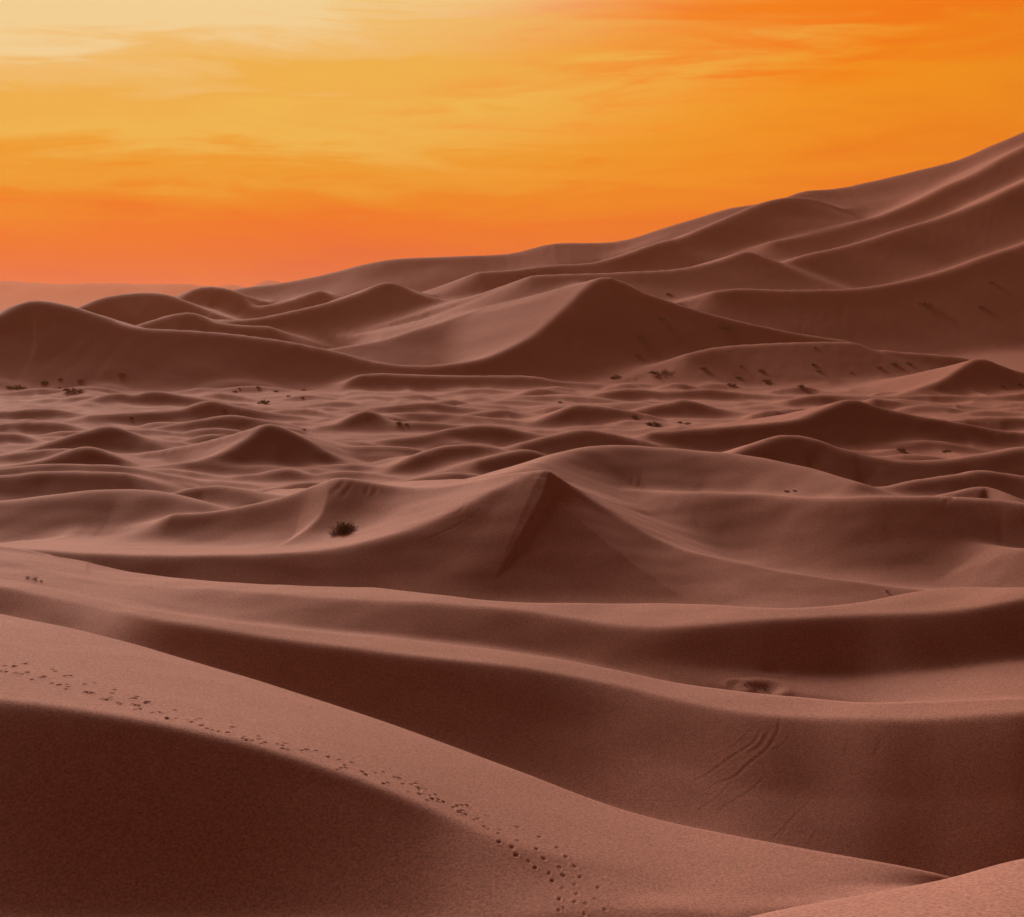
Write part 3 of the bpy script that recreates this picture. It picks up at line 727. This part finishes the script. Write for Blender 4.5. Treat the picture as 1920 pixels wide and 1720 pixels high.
b0 = hit(638, 1000)
big_bush('desert_bush', b0, 4.2, 2.7, (.25, .1), 3, 'largest olive brown bush, leaning in the sand hollow left of the middle dune', 'bush', 1.6)
for k, (x_, y_, h_) in enumerate([(652, 993, 1.9), (626, 1003, 1.4)]):
    q_ = hit(x_, y_)
    lb = ['tuft of brown twigs growing against the right side of the largest bush', 'low yellowish tuft at the left foot of the largest bush'][k]
    big_bush('desert_bush', q_, h_ * 1.3, h_, (.35, 0) if k == 0 else (-.15, 0), 8 + k, lb, 'bush', .8)
for k, (x_, y_, h_, lb) in enumerate([(51, 1086, .75, 'small dark dry tuft, leftmost of three on the pale near ridge at the left'),
        (63, 1088, .95, 'tallest dry tuft, middle one of three on the pale near ridge at the left'),
        (76, 1091, .55, 'lowest dry tuft, right one of three on the pale near ridge at the left')]):
    q_ = hit(x_, y_)
    if q_: big_bush('dry_tuft', q_, h_, h_, (.1, 0), 20 + k, lb, 'shrub', .35)
q_ = hit(1436, 1294)
if q_:
    big_bush('dead_brush', q_ + Vector((-.2, .6, -.1)), 2.2, .9, (.3, -.1), 31, 'dead dark brush half buried in a scoured hollow behind the near ridge', 'brush', .8, TWIG)
q_ = hit(1402, 1284)
if q_: big_bush('dead_brush', q_, 1.4, .6, (-.3, -.1), 32, 'sparse dead twigs just left of the scoured hollow behind the near ridge', 'brush', .4, TWIG)
q_ = hit(1665, 1112)
if q_: big_bush('dry_tuft', q_, .5, .9, (0, .5), 33, 'lone thin reddish stalk standing where the middle dune meets the near right ridge', 'shrub', .25, TWIG)

G1_, G2_, G3_, G4_ = 'shrubs on the basin floor below the left dune', 'shrubs on the pale slopes right of the pyramid dune', 'shrubs on the foot of the great dune', 'shrubs among the small dunes'
SHRUBS = [
 (28, 728, 30, G1_, 'wide dark shrub at the far left edge of the basin below the left dune'),
 (138, 733, 32, G1_, 'widest dark olive shrub below the left dune, right of the edge shrub'),
 (84, 719, 14, G1_, 'faint shrub between the two widest shrubs below the left dune'),
 (113, 712, 8, G1_, 'small dark shrub, left one of a pair above the widest olive shrub'),
 (151, 715, 10, G1_, 'small dark shrub, right one of a pair above the widest olive shrub'),
 (112, 728, 6, G1_, 'tiny shrub touching the left side of the widest olive shrub'),
 (228, 703, 11, G1_, 'lone faint shrub highest on the shadowed face of the left dune'),
 (440, 735, 7, G1_, 'leftmost dot of the loose row of shrubs left of the flat terrace'),
 (449, 729, 5, G1_, 'tiniest dot behind the left end of the loose row of shrubs'),
 (484, 727, 8, G1_, 'second shrub of the loose row, standing a little higher than its neighbours'),
 (517, 735, 8, G1_, 'third shrub of the loose row, round and dark'),
 (541, 744, 9, G1_, 'fourth shrub of the loose row, lowest one on the sand'),
 (569, 732, 8, G1_, 'upper shrub of the last pair in the loose row before the flat terrace'),
 (567, 746, 7, G1_, 'lower shrub of the last pair in the loose row before the flat terrace'),
 (495, 757, 22, G4_, 'spiky shrub with upright stems between low dunes below the loose row'),
 (247, 784, 6, G4_, 'tiny upright shrub on the lit sand left of the rounded small dune'),
 (421, 771, 6, G4_, 'tiny dark dot on the flank of the small dune left of the spiky shrub'),
 (570, 807, 7, G4_, 'small dark shrub just right of the sharp peaked small dune'),
 (748, 794, 11, G4_, 'dark shrub between small dunes right of the sharp peaked small dune'),
 (762, 796, 7, G4_, 'small shrub close to the right of the dark shrub between small dunes'),
 (1050, 755, 8, G4_, 'small shrub in the middle of the dune field below the pyramid dune'),
 (1155, 709, 20, G2_, 'long low shrub at the right foot of the pyramid dune shadow'),
 (1190, 783, 11, G4_, 'small shrub on the rim left of the dark brush mound'),
 (1225, 799, 28, G4_, 'low wide brush mound in the hollow left of the lit peak ridge'),
 (1275, 793, 9, G4_, 'left shrub of a pair right of the wide brush mound'),
 (1290, 796, 13, G4_, 'right and larger shrub of a pair right of the wide brush mound'),
 (1253, 553, 10, G2_, 'small shrub close under the upper right crest of the pyramid dune'),
 (1240, 599, 14, G2_, 'shrub on the lit right shoulder of the pyramid dune, left of the two there'),
 (1360, 616, 22, G2_, 'elongated shrub on the right shoulder of the pyramid dune'),
 (1200, 634, 14, G2_, 'faint shrub in the shadow below the pyramid shoulder'),
 (1196, 668, 11, G2_, 'faint small shrub lower in the pyramid dune shadow'),
 (1240, 700, 40, G2_, 'widest low brown shrub patch below the pyramid dune'),
 (1320, 693, 14, G2_, 'faint shrub right of the widest brown patch'),
 (1390, 687, 6, G2_, 'tiny shrub left of the dark shrub on the pale slope'),
 (1427, 696, 11, G2_, 'dark round shrub in the middle of the pale slope'),
 (1385, 709, 10, G2_, 'small shrub below the tiny one on the pale slope'),
 (1438, 716, 18, G2_, 'flat elongated shrub directly below the dark round one'),
 (1372, 723, 14, G2_, 'lowest left shrub of the pale slope beside a small crest'),
 (1502, 726, 13, G2_, 'dark shrub at the lower right end of the pale slope'),
 (1528, 653, 7, G2_, 'tiny shrub on the thin lit ridge tail of the pyramid dune'),
 (1526, 685, 10, G2_, 'upper faint shrub of a pair right of the dark round one'),
 (1535, 697, 10, G2_, 'lower faint shrub of a pair right of the dark round one'),
 (1596, 700, 6, G2_, 'tiny shrub between the pale slope and the row of three dark shrubs'),
 (1648, 691, 10, G2_, 'left shrub of the row of three dark shrubs on pale sand'),
 (1677, 685, 13, G2_, 'middle and largest shrub of the row of three dark shrubs on pale sand'),
 (1704, 684, 12, G2_, 'right shrub of the row of three dark shrubs on pale sand'),
 (1735, 572, 22, G3_, 'wide dark shrub on the shadowed foot of the great dune'),
 (1840, 577, 15, G3_, 'slanting shrub at the border of shade and pale sand on the great dune'),
 (1859, 531, 14, G3_, 'round dark shrub, highest on the great dune'),
 (1880, 725, 7, G4_, 'tiny shrub on the right dune flank near the picture edge'),
 (1912, 723, 10, G4_, 'small shrub at the right picture edge among small dunes'),
 (1690, 845, 14, G4_, 'small shrub at the left of the shaded trough under the right peak'),
 (1775, 848, 14, G4_, 'small shrub at the right of the shaded trough under the right peak'),
 (1475, 922, 9, G4_, 'left of two tiny shrubs on the rim in front of the broad middle dune'),
 (1490, 921, 7, G4_, 'right of two tiny shrubs on the rim in front of the broad middle dune')]
for k, (x_, y_, w_, grp, lb) in enumerate(SHRUBS):
    q_ = hit(x_, y_)
    if q_ is None: continue
    wm = w_ / F * q_.y
    o = bpy.data.objects.new('desert_shrub', SM[k % 6])
    o.location = q_ + Vector((0, 0, -.03 * wm))
    fl = .4 if grp == G3_ else .55 if w_ < 16 else (.5 if w_ < 30 else .3)
    o.scale = (wm, wm * .9, wm * fl * 1.5); o.rotation_euler = (0, 0, rnd.uniform(0, 6.28))
    link(o, label=lb, category='shrub', group=grp)
